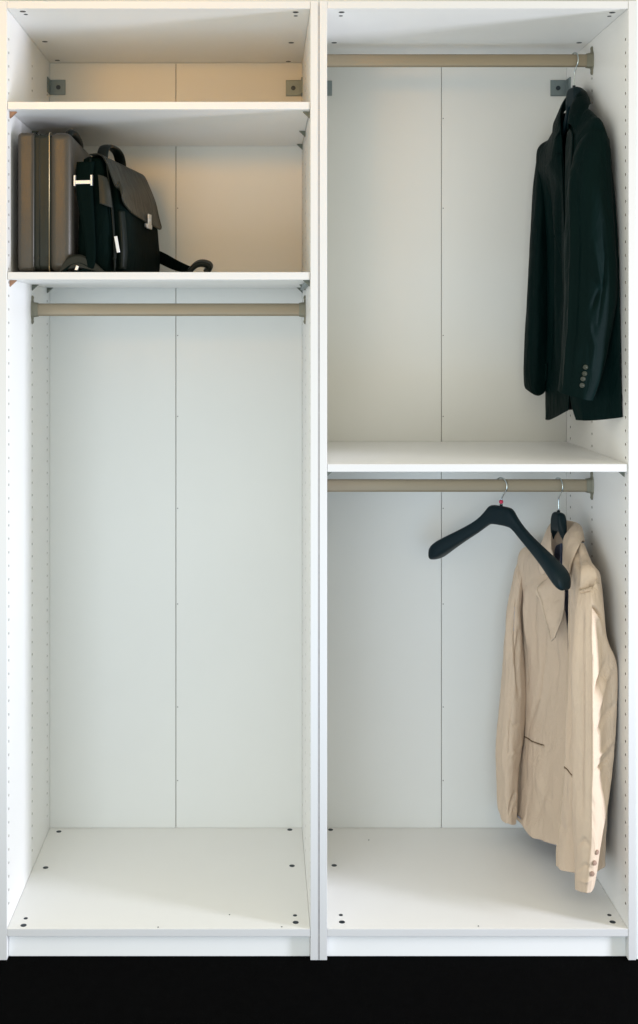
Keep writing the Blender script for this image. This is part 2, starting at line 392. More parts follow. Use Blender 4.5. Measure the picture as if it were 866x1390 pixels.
# ------------------------------------------------------------------ clothes hangers (bulky black plastic, wire hook)
def hanger(px, zc, yaw_dir, label, bead=True, scale=1.0, bow=0.035, drop=0.0, slim=1.0):
    s = (D+0.30)/D; x0 = (px-VX)*K*s
    t = thing('clothes_hanger', (x0, 0.30, zc-0.221*scale), label, 'clothes hanger', 'black clothes hangers with wire hooks')
    u = Vector((yaw_dir[0], yaw_dir[1], 0)).normalized(); w = Vector((-u.y, u.x, 0))     # w points to the back right
    o3 = Vector((x0, 0.30, zc))
    secs = [(0.0, -.053, -.104, .011), (.018, -.053, -.104, .012), (.034, -.054, -.105, .012), (.042, -.060, -.108, .0115), (.054, -.075, -.115, .0105),
            (.08, -.0985, -.134, .0105), (.12, -.122, -.159, .0125), (.16, -.143, -.185, .017), (.19, -.159, -.206, .0225),
            (.213, -.172, -.222, .026), (.229, -.184, -.229, .025), (.238, -.197, -.228, .019), (.241, -.206, -.222, .008)]
    if slim < 1: secs = [(x, a, b+(0.012 if x > .05 else 0), c*slim) for x, a, b, c in secs]
    if slim < 1: secs = [(x, a - 0.032*max(0, min(1, (x-.034)/.035)), b - 0.032*max(0, min(1, (x-.034)/.035)), max(c, 0.0125) if x < .05 else c) for x, a, b, c in secs]
    full = [(-x, a, b, c) for x, a, b, c in secs[:0:-1]] + secs
    n = 20; V = []; F = []
    for x, a, b, c in full:
        x *= scale; zc2, hz = (a+b)/2 - drop, (a-b)/2
        yo = -bow*(abs(x)/.24)**1.6
        for k in range(n):
            q = 2*math.pi*k/n; cq, sq = math.cos(q), math.sin(q)
            ex = 0.62
            V.append(o3 + u*x + w*(yo + c*math.copysign(abs(cq)**ex, cq)) + Vector((0,0, zc2 + hz*math.copysign(abs(sq)**ex, sq))))
    m = len(full)
    for i in range(m-1):
        for k in range(n): F.append((i*n+k, i*n+(k+1) % n, (i+1)*n+(k+1) % n, (i+1)*n+k))
    F.append(tuple(range(n))[::-1]); F.append(tuple((m-1)*n+k for k in range(n)))
    bd = obj('hanger_body', V, F, M['hanger'], t, smooth=True)
    md = bd.modifiers.new('sub', 'SUBSURF'); md.levels = 1; md.render_levels = 1
    pts = []
    R = 0.0205
    for k in range(17):
        q = math.radians(200 - k*(200+52)/16); pts.append(o3 + u*(R*math.cos(q)) + Vector((0,0,R*math.sin(q) - 0.0005)))
    pts += [o3 + u*0.006 + Vector((0,0,-0.026)), o3 + u*0.001 + Vector((0,0,-0.035)), o3 + Vector((0,0,-0.056-drop))]
    pts = spline(pts, 46)
    tube('hook', pts, 0.0019, M['wire'], t)
    tube('hook_socket', [o3 + Vector((0,0,-.049-drop)), o3 + Vector((0,0,-.056-drop))], 0.0042, M['hanger'], t, n=14)
    if bead:
        bm = bmesh.new(); bmesh.ops.create_uvsphere(bm, u_segments=16, v_segments=10, radius=0.0058, matrix=Matrix.Translation(o3 + Vector((0,0,-.0425))))
        from_bm('size_bead', bm, M['red'], t, smooth=True)
    return t
hanger(680, zr3, (.56, -.828), 'bare black plastic hanger with red bead, hanging in front of the beige jacket', bow=0.022)
hanger(758, zr3, (.28, -.96), 'black hanger inside the beige jacket, its head rising out of the collar', bead=False, scale=0.52, bow=-0.01, drop=0.016, slim=0.5)
hanger(779, zr2, (.28, -.96), 'hanger that carries the black blazer, only its thin hook showing well', bead=False, scale=0.52, bow=-0.01, drop=0.016, slim=0.5)

# ------------------------------------------------------------------ cloth
def fold(p, u, v, seed, amp, fu=5.0, fv=1.2):
    a = noise.noise(Vector((u*fu + seed, v*fv, seed*1.7)))
    b = noise.noise(Vector((u*fu*2.3 + seed*3, v*fv*2.2, 5.1)))
    c = noise.noise(Vector((p.x*45 + seed, p.y*45, p.z*30)))
    return amp*(a + 0.45*b + 0.22*c)
class Surf:
    """smooth cloth surface through rows of measured points; u runs round the garment, v down it"""
    def __init__(self, rows, closed, seed=0, amp=0.004, fu=5.0, fv=1.2, nu=110, nv=90, flip=False, amp_v=None, creases=()):
        R = [[P(px, py, y) for px, py, y in r] for r in rows]
        self.closed = closed
        rr = [spline(r, nu, closed) for r in R]
        cols = [spline([r[i] for r in rr], nv) for i in range(nu)]
        self.g = [[cols[i][j] for i in range(nu)] for j in range(nv)]       # g[v][u]
        self.nu, self.nv = nu, nv; self.sg = -1 if flip else 1
        nrm = self.normals()
        for j in range(nv):
            for i in range(nu):
                u, v = i/nu, j/(nv-1)
                uu = u if not closed else 0.5-abs(u-0.5)
                am = amp*(1.0 if amp_v is None else amp_v(v))
                p = self.g[j][i]; d = fold(p, uu, v, seed, am, fu, fv)
                if creases:
                    s = D/(D+p.y); qx = VX + p.x/K*s; qy = VY - (p.z-CZ)/K*s
                    for path, w, h, side in creases:
                        if side and not side(p, nrm[j][i]): continue
                        best = 1e9; bt = 0; m = len(path)-1
                        for k in range(m):
                            ax, ay = path[k]; bx, by = path[k+1]; ex, ey = bx-ax, by-ay
                            t = max(0, min(1, ((qx-ax)*ex + (qy-ay)*ey)/(ex*ex+ey*ey)))
                            q = (qx-ax-t*ex)**2 + (qy-ay-t*ey)**2
                            if q < best: best, bt = q, (k+t)/m
                        if best < 9*w*w: d += 2.0*h*math.exp(-1.3*best/(w*w))*math.sin(math.pi*(0.04+0.92*bt))**0.8
                self.g[j][i] = p + nrm[j][i]*d
        self.n = self.normals()
    def normals(self):
        out = []
        for j in range(self.nv):
            row = []
            for i in range(self.nu):
                if self.closed: du = self.g[j][(i+1) % self.nu] - self.g[j][(i-1) % self.nu]
                else: du = self.g[j][min(i+1, self.nu-1)] - self.g[j][max(i-1, 0)]
                dv = self.g[min(j+1, self.nv-1)][i] - self.g[max(j-1, 0)][i]
                n = du.cross(dv)
                row.append(n.normalized()*self.sg if n.length > 1e-12 else Vector((0,-1,0)))
            out.append(row)
        return out
    def at(self, u, v, off=0.0):
        fu = u*(self.nu if self.closed else self.nu-1); fv = max(0, min(0.9999, v))*(self.nv-1)
        i, j = int(fu), int(fv); a, b = fu-i, fv-j
        if self.closed: i0, i1 = i % self.nu, (i+1) % self.nu
        else: i0, i1 = max(0, min(self.nu-1, i)), max(0, min(self.nu-1, i+1))
        g = self.g; n = self.n
        L = lambda A: (A[j][i0]*(1-a) + A[j][i1]*a)*(1-b) + (A[j+1][i0]*(1-a) + A[j+1][i1]*a)*b
        return L(g) + L(n)*off
    def find(self, px, py):          # surface parameters under a picture position, nearest layer first
        best = None
        for j in range(self.nv):
            for i in range(self.nu):
                p = self.g[j][i]; s = D/(D+p.y)
                d = abs(VX + p.x/K*s - px) + abs(VY - (p.z-CZ)/K*s - py)
                sc = d + (p.y*40)
                if d < 6 and (best is None or sc < best[0]): best = (sc, i/(self.nu if self.closed else self.nu-1), j/(self.nv-1))
        return (best[1], best[2]) if best else None
    def build(self, name, mats, parent, th=0.0022):
        V = [p for r in self.g for p in r]; F = []
        m = self.nu if self.closed else self.nu-1
        for j in range(self.nv-1):
            for i in range(m):
                q = (j*self.nu+i, j*self.nu+(i+1) % self.nu, (j+1)*self.nu+(i+1) % self.nu, (j+1)*self.nu+i)
                F.append(q if self.sg > 0 else q[::-1])
        o = obj(name, V, F, mats, parent, smooth=True)
        md = o.modifiers.new('thick', 'SOLIDIFY'); md.thickness = th; md.offset = -1
        if len(mats) > 1: md.material_offset = 1
        return o
def patch(name, S, uv, off, m, parent, nu=12, nv=24, th=0.0016, smooth=True):
    """cloth laid on surface S: uv(a, b) -> (u, v) for a, b in 0..1"""
    V = [S.at(*uv(i/(nu-1), j/(nv-1)), off) for j in range(nv) for i in range(nu)]; F = []
    for j in range(nv-1):
        for i in range(nu-1): F.append((j*nu+i, j*nu+i+1, (j+1)*nu+i+1, (j+1)*nu+i))
    o = obj(name, V, F if S.sg > 0 else [f[::-1] for f in F], m, parent, smooth)
    md = o.modifiers.new('thick', 'SOLIDIFY'); md.thickness = th; md.offset = 0
    return o
def button(S, u, v, r, m, parent, off=0.002):
    p = S.at(u, v, off); n = (S.at(u, v, 0.01) - S.at(u, v, 0)).normalized()
    bm = bmesh.new(); T = Matrix.Translation(p) @ n.to_track_quat('Z', 'Y').to_matrix().to_4x4()
    bmesh.ops.create_cone(bm, cap_ends=True, segments=18, radius1=r, radius2=r*0.86, depth=0.0026, matrix=T)
    bmesh.ops.create_cone(bm, cap_ends=True, segments=18, radius1=r*0.5, radius2=r*0.4, depth=0.0006, matrix=T @ Matrix.Translation((0,0,0.0016)))
    return from_bm('button', bm, m, parent)
def at_py(rows):     # rows given as (py, [(px, depth) ...]) or as full triples
    out = []
    for r in rows:
        if isinstance(r, tuple): out.append([(a, r[0], c) for a, c in r[1]])
        else: out.append(r)
    return out
def seam(name, pts, m, parent, r=0.0006): return tube(name, pts, r, m, parent, n=6)

front = lambda p, n: n.y < 0.15
# ---- beige jacket
jk = thing('jacket', P(765, 1150, 0.28), 'beige cotton jacket hanging at the right of the lower rail, sleeves down', 'jacket', None)
brows = at_py([
 [(771,757,.245),(779,745,.215),(787,737,.205),(792,738,.225),(792,740,.275),(787,740,.325),(775,738,.365),(760,737,.385),(747,739,.385),(745,747,.335),(752,762,.335)],
 [(771,778,.205),(780,760,.18),(796,757,.155),(803,765,.165),(801,768,.235),(790,765,.33),(772,757,.42),(740,742,.435),(726,746,.43),(735,766,.345),(762,792,.305)],
 [(771,820,.175),(782,792,.115),(800,780,.085),(812,785,.09),(812,790,.15),(797,792,.29),(776,778,.43),(712,757,.495),(703,764,.485),(722,805,.42),(768,840,.30)],
 (872, [(770.5,.165),(782,.105),(803,.085),(820,.09),(816,.155),(797,.29),(773,.42),(715,.495),(707,.47),(730,.405),(770,.29)]),
 (975, [(768.5,.155),(781,.105),(806,.085),(824,.09),(818,.155),(797,.29),(772,.42),(713,.515),(714,.455),(733,.39),(772,.28)]),
 (1040, [(765,.155),(779,.105),(808,.085),(824,.09),(818,.155),(797,.29),(770,.42),(706,.515),(711,.45),(730,.385),(770,.28)]),
 (1100, [(758.5,.16),(774,.11),(806,.085),(822,.09),(818,.155),(797,.29),(768,.42),(702,.515),(706.5,.45),(727,.38),(766,.28)]),
 [(752.5,1160,.17),(767,1170,.12),(800,1174,.085),(820,1165,.09),(816,1150,.155),(797,1140,.29),(764,1125,.42),(702,1100,.51),(704.5,1110,.445),(722,1132,.38),(762,1142,.285)],
 [(753,1176,.17),(766,1183,.12),(800,1187,.085),(820,1178,.09),(816,1163,.155),(797,1153,.29),(764,1138,.42),(703,1108,.51),(705,1117,.445),(722,1138,.38),(762,1148,.285)],
])
JC = [([(705,800),(706,830),(709,870),(714,930)], 3.2, -.010, front), ([(741,842),(739,880),(737,915),(731,945),(717,985)], 2.4, -.006, front),
      ([(746,850),(744,900),(740,935),(728,980)], 3.0, .004, front), ([(752,872),(755,905),(752,940)], 3.5, -.004, front),
      ([(716,792),(712,830),(713,880)], 3.5, .004, front), ([(727,790),(724,850),(727,900)], 4, -.0035, front), ([(733,800),(731,860),(733,905)], 3, .003, front),
      ([(782,742),(785,770),(783,800)], 3.5, -.005, front), ([(791,765),(790,800)], 3.5, .003, front),
      ([(720,1040),(735,1075),(750,1120)], 6, .003, front), ([(745,1030),(738,1080),(725,1115)], 5, -.003, front), ([(772,880),(771,960),(769,1030),(764,1100)], 2.2, .003, front),
      ([(775,900),(774,960),(772,1030)], 2.0, -.003, front), ([(706,800),(716,796),(728,790)], 2.5, -.003, front), ([(755,1110),(765,1130),(775,1120)], 4, -.003, front)]
body = Surf(brows, False, seed=3.3, amp=0.0065, fu=11, fv=2.4, nu=200, nv=130, flip=True, amp_v=lambda v: 0.25 + 0.9*min(1, v*2.2), creases=JC)
jb = body.build('jacket_body', [M['cotton'], M['liningb']], jk)
fs = at_py([
 [(702,765,.505),(704,768,.49),(709,772,.485),(714,770,.49),(713,764,.505),(707,762,.515)],
 (787, [(695,.50),(698,.475),(704,.465),(710,.475),(709,.50),(702,.515)]),
 (828, [(689,.50),(692,.465),(699,.45),(706,.465),(705,.50),(697,.515)]),
 (880, [(684,.49),(688,.455),(697,.435),(708,.455),(706,.49),(695,.51)]),
 (945, [(679,.485),(684,.45),(696,.425),(712,.45),(709,.485),(694,.505)]),
 (1000, [(674.5,.48),(681,.445),(692,.42),(708,.445),(706,.48),(690,.50)]),
 (1050, [(674,.48),(681,.44),(690,.42),(702,.44),(700,.475),(688,.495)]),
 [(675,1092,.475),(681,1104,.44),(690,1108,.42),(701,1106,.435),(700,1098,.47),(688,1092,.49)],
 [(676,1099,.475),(681.5,1115,.44),(690,1119,.42),(699.5,1119,.435),(698,1105,.47),(688,1100,.49)],
])
fsl = Surf(fs, True, seed=9.1, amp=0.0055, fu=6, fv=3.0, nu=84, nv=150, flip=True, creases=[([(692,800),(690,850),(688,900)], 3, .004, front), ([(699,800),(697,860),(699,900)], 2.5, -.004, front), ([(696,900),(691,960),(690,1040)], 3.0, -.0035, front), ([(704,852),(700,900),(703,945)], 2.2, -.005, front), ([(701,1072),(694,1088),(690,1108)], 2, -.003, front), ([(684,1000),(683,1050)], 2, .003, front), ([(686,975),(696,985),(707,980)], 2.5, -.0025, front), ([(688,1030),(695,1022),(702,1024)], 2.5, .0025, front), ([(700,1095),(695,1103)], 1.8, -.0025, front)])
fo = fsl.build('sleeve', [M['cotton'], M['liningb']], jk); fo['label'] = 'far sleeve hanging nearly straight'
ns = at_py([
 [(787,800,.095),(794,799,.075),(800.8,797,0.0665),(804.6,797,0.0623),(808,788,.066),(812,786,.09),(808,786,.115),(798,790,.125),(789,797,.115)],
 [(784,806,.088),(793,805,.062),(800.8,805,0.0495),(804.6,805,0.0453),(812,803,.055),(817,812,.08),(811,806,.115),(798,806,.125),(786,806,.115)],
 (829, [(780,.080),(791,.050),(800.8,0.0375),(804.6,0.0333),(813,.048),(820,.07),(812,.11),(796,.125),(783,.11)]),
 (868, [(778,.072),(790,.042),(800.8,0.0265),(804.6,0.0223),(816,.04),(826,.065),(815,.105),(795,.12),(781,.105)]),
 (905, [(777,.066),(790,.036),(801.8,0.0195),(805.6,0.0153),(822,.050),(838.5,.068),(822,.105),(795,.115),(780,.10)]),
 (975, [(777.5,.062),(790,.032),(802.3,0.0145),(806.1,0.0103),(824,.049),(838,.067),(820,.105),(795,.11),(780,.098)]),
 (1041, [(777,.058),(790,.028),(802.3,0.0105),(806.1,0.0063),(820,.042),(833,.062),(818,.100),(794,.105),(779,.092)]),
 (1088, [(777,.054),(790,.022),(801.3,0.0055),(805.1,0.0013),(816,.018),(826,.04),(812,.085),(792,.095),(779,.085)]),
 (1140, [(778.5,.046),(789,.014),(799.8,-0.0015),(803.6,-0.0057),(811,.001),(817,.022),(806,.07),(790,.08),(780,.07)]),
 (1185, [(780.5,.04),(788,.010),(795.8,-0.0055),(799.6,-0.0097),(807,-.007),(810.5,.012),(802,.055),(790,.065),(782,.058)]),
 [(780,1208,.04),(787,1211,.010),(793.8,1212.5,-0.0055),(797.6,1212.5,-0.0097),(803,1212,-.008),(807,1205,.010),(800,1206,.05),(790,1207,.062),(782,1207,.056)],
])
nsl = Surf(ns, True, seed=21.7, amp=0.0036, fu=6, fv=4.0, nu=120, nv=190, flip=True, creases=[([(804,822),(810,828),(817,838)], 2.0, -.006, front), ([(806,832),(812,842),(818,860)], 2.2, .004, front), ([(807,955),(813,925),(823,900)], 3.0, -.005, front), ([(812,965),(819,930),(832,905)], 2.6, .004, front), ([(809,1000),(820,975),(836,955)], 3, -.003, front), ([(808,1048),(820,1035),(833,1020)], 2.4, -.004, front), ([(808,1030),(820,1020),(834,1005)], 2.4, .003, front), ([(790,830),(789,900),(790,1000),(789,1100)], 3, -.003, front), ([(796,830),(797,960),(795,1100)], 2.6, .002, front), ([(787,804),(795,802),(803,802)], 1.6, -.004, front), ([(784,1150),(792,1140),(800,1150)], 2.5, -.003, front), ([(784,1182),(793,1174),(803,1180)], 2.0, -.0025, front), ([(786,1196),(795,1199),(803,1194)], 1.6, .002, front)])
no = nsl.build('sleeve', [M['cotton'], M['liningb']], jk); no['label'] = 'near sleeve with a bright front crease and cuff buttons'
for px, py in ((809.5,1157),(806.5,1172),(803.5,1187)):
    q = nsl.find(px, py)
    if q: button(nsl, q[0], q[1], 0.0062, M['buttonb'], no)
def edge_rows(parts): return [[P(*q) for q in r] for r in parts]
def strip(name, stations, mats, parent, seed=1, amp=0.002, n1=10, n2=60, th=0.003, flip=False, S=None):
    """cloth strip: stations run along it, each with the same number of points across"""
    rows = stations
    s = Surf(rows, False, seed=seed, amp=amp, fu=2, fv=5, nu=n1, nv=n2, flip=flip)
    return s, s.build(name, mats, parent, th)
_, col = strip('collar', [
 [(768,790,.215),(764,782,.205),(763,776,.200),(766,779,.185),(771,787,.170)],
 [(769,768,.245),(765,757,.235),(763.5,748,.228),(769,749,.205),(777,760,.178)],
 [(772,752,.275),(767,738,.265),(765.5,728,.255),(775,729,.225),(786,740,.188)],
 [(780,747,.300),(776,727,.290),(777,713,.280),(786,717,.255),(791,734,.218)],
 [(780,741,.335),(778,723,.335),(779,709,.335),(788,715,.325),(793,736,.285)],
 [(770,738,.352),(768,722,.352),(768,707,.352),(770,712,.368),(775,736,.385)],
 [(756,740,.345),(755,722,.342),(753,709,.340),(748,711,.352),(742,731,.385)],
 [(752,752,.330),(750,735,.325),(748,719,.322),(741,727,.345),(731,745,.385)],
 [(753,767,.315),(750,756,.312),(748,745,.310),(740,758,.325),(730,772,.350)],
 [(758,788,.318),(756,778,.314),(755,768,.308),(746,774,.312),(735,781,.335)],
], [M['cotton'], M['cotton']], jk, seed=4, amp=0.0012, n1=22, n2=80, flip=False)
lps, lap = strip('lapel', [
 [(757,775,.300),(747,780,.318),(738,790,.318)],
 [(762,786,.288),(745,793,.298),(727,801,.312)],
 [(766,800,.272),(751,806,.288),(732,816,.308)],
 [(766,818,.262),(753,822,.272),(736,831,.300)],
 [(764,835,.258),(754,838,.264),(740,846,.290)],
 [(758,852,.262),(752,855,.272),(745,859,.295)],
 [(752,866,.272),(750,868,.280),(748,871,.290)],
], [M['cotton'], M['cotton']], jk, seed=8, amp=0.0015, n1=18, n2=50)
seam('lapel_stitching', [lps.at(0.90, 0.04+0.92*k/40, 0.0016) for k in range(41)], M['stitch'], lap, 0.0006)
# inner neck: label and lining
box('neck_label', P(762.2,750,.22).x, P(764.6,750,.22).x, .232, .236, P(0,768,.23).z, P(0,738,.23).z, M['navy'], jk, bev=0.0004)
# welt pockets
def welt(S, pa, pb, parent, m1, m2, w=0.010):
    qa, qb = S.find(*pa), S.find(*pb)
    if not qa or not qb: return
    A = [S.at(qa[0]+(qb[0]-qa[0])*t, qa[1]+(qb[1]-qa[1])*t, 0.0012) for t in [k/12 for k in range(13)]]
    tube('pocket_slot', A, 0.0011, m2, parent, n=6)
    Bp = [p + Vector((0,0,-0.004)) for p in A]
    tube('pocket_welt', Bp, 0.0019, m1, parent, n=6)
welt(body, (712,999), (739,1012.5), jk, M['cotton'], M['slot'])
welt(body, (766,1041), (776.5,1052), jk, M['cotton'], M['slot'])
for d in (0.0, ):
    pts = [nsl.at(0.245, 0.06+0.9*t, 0.0004) for t in [k/60 for k in range(61)]]
# front edge stitching of the near front
seam('edge_stitching', [body.at(0.012, 0.22+0.75*k/80, 0.0006) for k in range(81)], M['stitch'], jk, 0.0005)
seam('armhole_seam', [nsl.at(a, 0.03, 0.0006) for a in [k/40 - 0.08 for k in range(26)]], M['stitch'], jk, 0.0007)

# ---- black blazer
bz = thing('blazer', P(785, 570, 0.25), 'black wool suit blazer hanging at the right of the upper rail', 'blazer', None)
zrows = at_py([
 [(776,163,.245),(784,155,.215),(795,147,.200),(801,148,.215),(800,148,.265),(792,148,.325),(779,150,.365),(768,152,.380),(760,156,.380),(758,163,.345),(762,172,.335)],
 [(770,190,.205),(781,172,.18),(802,156,.15),(812,160,.16),(808,165,.235),(793,166,.33),(776,172,.42),(752,182,.44),(743,192,.435),(748,212,.350),(763,215,.305)],
 [(768.5,240,.175),(783,210,.125),(812,176,.09),(826,190,.09),(820,195,.15),(799,200,.29),(776,205,.43),(734,208,.495),(728,217,.485),(741,250,.42),(766,260,.30)],
 (310, [(768,.17),(784,.12),(815,.08),(839,.065),(824,.145),(799,.29),(774,.42),(742,.495),(739,.465),(746,.40),(768,.285)]),
 (420, [(768,.165),(784,.115),(820,.075),(843,.052),(825,.14),(799,.29),(774,.42),(745,.49),(741,.455),(750,.385),(772,.275)]),
 (500, [(770,.16),(786,.11),(822,.07),(844.5,.046),(825,.14),(799,.29),(774,.42),(744,.485),(739.5,.45),(750,.38),(774,.275)]),
 [(774,545,.15),(790,554,.105),(822,555,.065),(845.5,552,.040),(826,548,.14),(799,546,.29),(774,545,.42),(745,550,.48),(739,555,.445),(748,554,.385),(772,548,.285)],
 [(781,570,.145),(796,571,.10),(824,569,.065),(846,565,.038),(826,559,.14),(799,556,.29),(774,556,.42),(746,560,.475),(739,568,.44),(746,569,.39),(770,557,.29)],
])
zb_ = Surf(zrows, False, seed=13.3, amp=0.004, fu=8, fv=1.3, nu=180, nv=110, flip=True, amp_v=lambda v: 0.2 + 0.8*min(1, v*2), creases=[([(744,235),(747,300),(748,400),(746,500)], 3.5, -.008, front), ([(756,260),(757,380),(756,500)], 3, .004, front), ([(762,210),(761,300),(762,420)], 2.5, -.003, front)])
zo = zb_.build('blazer_body', [M['wool'], M['lining']], bz)
zf = at_py([
 [(728,215,.50),(731,216,.485),(736,218,.48),(741,218,.49),(739,213,.505),(733,212,.515)],
 (250, [(723.5,.50),(727,.465),(734,.45),(743,.465),(740,.50),(730,.515)]),
 (320, [(719,.49),(724,.45),(733,.435),(745,.455),(742,.49),(729,.51)]),
 (406, [(715,.485),(721,.445),(731,.43),(745,.45),(742,.485),(727,.505)]),
 (470, [(712,.48),(718,.44),(729,.425),(743,.445),(740,.48),(725,.50)]),
 [(711.5,515,.48),(718,518,.44),(728,520,.425),(741,517,.44),(738,515,.475),(724,513,.495)],
 [(712,526,.48),(720,533,.44),(731,537,.425),(739.5,531,.44),(737,525,.475),(724,522,.495)],
])
z2 = Surf(zf, True, seed=31.1, amp=0.003, fu=5, fv=2.0, nu=72, nv=90, flip=True)
o = z2.build('sleeve', [M['wool'], M['lining']], bz); o['label'] = 'far sleeve of the blazer'
zn = at_py([
 [(790,186,.13),(800,178,.10),(812,176,.085),(821,180,.085),(826,190,.10),(820,184,.125),(808,180,.145),(797,182,.145)],
 (205, [(781,.115),(796,.075),(812,.055),(823,.058),(828.5,.078),(820,.115),(806,.135),(790,.135)]),
 (250, [(772,.10),(788,.055),(808,.032),(824,.042),(831,.066),(821,.108),(802,.13),(782,.125)]),
 (320, [(766,.088),(778,.045),(803,.016),(824,.024),(835,.05),(823,.10),(798,.12),(776,.115)]),
 (395, [(765,.082),(776,.040),(801,.012),(824,.018),(836.5,.046),(823,.095),(796,.115),(774,.11)]),
 (457, [(762.5,.078),(772,.038),(794,.012),(813,.014),(827,.042),(814,.09),(790,.11),(771,.10)]),
 (505, [(760,.075),(769,.036),(788,.012),(804,.012),(817.5,.036),(805,.082),(783,.10),(767,.095)]),
 [(757.5,530,.072),(766,535,.036),(784,540,.012),(796,543,.010),(804,543,.030),(796,539,.07),(780,534,.085),(765,530,.088)],
])
z3 = Surf(zn, True, seed=41.9, amp=0.0042, fu=6, fv=2.6, nu=120, nv=170, flip=True, creases=[([(775,230),(777,330),(773,450),(766,520)], 3, .003, front), ([(783,230),(785,330),(780,450),(773,520)], 3.5, -.003, front), ([(806,330),(812,375),(818,395)], 4, .004, front), ([(818,300),(823,345),(821,385),(812,440)], 2.0, -.004, front), ([(803,420),(812,400),(820,380)], 4, -.004, front), ([(800,440),(806,470),(803,500)], 3.5, .003, front), ([(790,260),(795,340),(792,420)], 4, -.002, front)])
zs = z3.build('sleeve', [M['wool'], M['lining']], bz); zs['label'] = 'near sleeve of the blazer with four cuff buttons'
for px, py in ((794.5,499),(793,507),(791.5,514.5),(790,522)):
    q = z3.find(px, py)
    if q: button(z3, q[0], q[1], 0.0062, M['button'], zs)
seam('sleeve_seam', [z3.at(0.5, 0.12+0.86*k/80, 0.0002) for k in range(81)], M['lining'], bz, 0.0007)
_, col2 = strip('collar', [
 [(772,178,.225),(770,172,.215),(771,167,.208),(776,170,.190),(784,180,.165)],
 [(776,160,.262),(774,150,.252),(775,143,.245),(783,146,.215),(794,158,.178)],
 [(784,150,.300),(783,134,.292),(785,124,.285),(793,128,.255),(800,142,.212)],
 [(786,146,.335),(785,130,.335),(788,120,.335),(796,124,.315),(802,140,.270)],
 [(777,146,.372),(778,130,.372),(781,118,.372),(788,122,.380),(793,140,.350)],
 [(768,148,.382),(768,138,.384),(769,130,.386),(768,133,.402),(769,148,.415)],
 [(764,158,.372),(763,149,.374),(762,145,.376),(758,150,.392),(753,162,.412)],
 [(763,172,.350),(761,163,.350),(760,157,.352),(755,165,.366),(749,178,.392)],
 [(764,190,.325),(762,182,.322),(761,176,.322),(755,185,.334),(748,198,.362)],
], [M['wool'], M['wool']], bz, seed=5, amp=0.001, n1=22, n2=80)
# lapels laid on the fronts
def lap_uv(u0, w, va, vb):
    def f(a, b):
        ww = w*(min(1.0, b*6)*0.55 + 0.45)*(1-b)**0.75 + 0.002
        return (u0 + (a*ww if u0 < 0.5 else -a*ww), va + (vb-va)*b)
    return f
patch('lapel', zb_, lap_uv(0.0, 0.10, 0.10, 0.58), 0.0035, M['wool'], bz)
patch('lapel', zb_, lap_uv(1.0, 0.13, 0.12, 0.58), 0.0035, M['wool'], bz)
patch('pocket_flap', zb_, lambda a, b: (0.85-a*0.09, 0.70+b*0.05+0.005*a), 0.0035, M['wool'], bz, nv=8)

# ------------------------------------------------------------------ hard shell case on the shelf
case = thing('briefcase', P(58, 369, 0.27), 'bronze grey hard shell case standing upright against the left side of the shelf', 'briefcase')
y0c, y1c = 0.035, 0.475
sc = (D+y0c)/D
cx = lambda px: (px-VX)*K*sc
zt_c = P(0, 178.5, y0c).z
zb_c = SH + 0.004
from_bm('shell', box_bm(cx(23.5), cx(47.5), y0c, y1c, zb_c, zt_c, 0.0105, 5), M['shell'], case, True)
from_bm('shell', box_bm(cx(66), cx(98), y0c, y1c, zb_c, zt_c, 0.019, 7), M['shell'], case, True)
from_bm('band', box_bm(cx(42), cx(71), y0c+0.0035, y1c-0.0035, zb_c+0.0035, zt_c-0.0035, 0.012, 4), M['band'], case, True)
for px in (46.8, 53.5, 67.0):
    x = cx(px)
    bm = bmesh.new()
    r = 0.012; pts = []
    o_ = 0.0008 if px != 53.5 else -0.0030
    for (cy, cz2, a0) in ((y0c+r, zb_c+r, 180), (y1c-r, zb_c+r, 270), (y1c-r, zt_c-r, 0), (y0c+r, zt_c-r, 90)):
        for k in range(7):
            q = math.radians(a0 + 15*k); pts.append(Vector((x, cy + (r+o_)*math.cos(q), cz2 + (r+o_)*math.sin(q))))
    pts.append(pts[0]); bm.free()
    tube('trim_strip', pts, 0.0009 if px != 53.5 else 0.0012, M['trim'] if px == 67.0 else M['band'], case, n=6)
hp = [P(92,185,.13), P(95,180,.15), P(101,181.5,.19), P(106,188,.24), P(109,196,.29), P(109,201,.31)]
tube('handle', spline(hp, 24), 0.0085, M['leatherd'], case, n=12)
for px in (50, 62):
    bm = bmesh.new(); cyl_bm(bm, (cx(px+2), y0c+0.002, P(0, 349.5, y0c).z), 0.0035, 0.003, 'Y', 12); from_bm('rivet', bm, M['band'], case)
for px in (60, 40, 80):
    pass
for y in (0.09, 0.42):
    for px in (34, 82):
        bm = bmesh.new(); cyl_bm(bm, (cx(px), y, SH+0.0025), 0.008, 0.005, 'Z', 14); from_bm('foot', bm, M['band'], case)

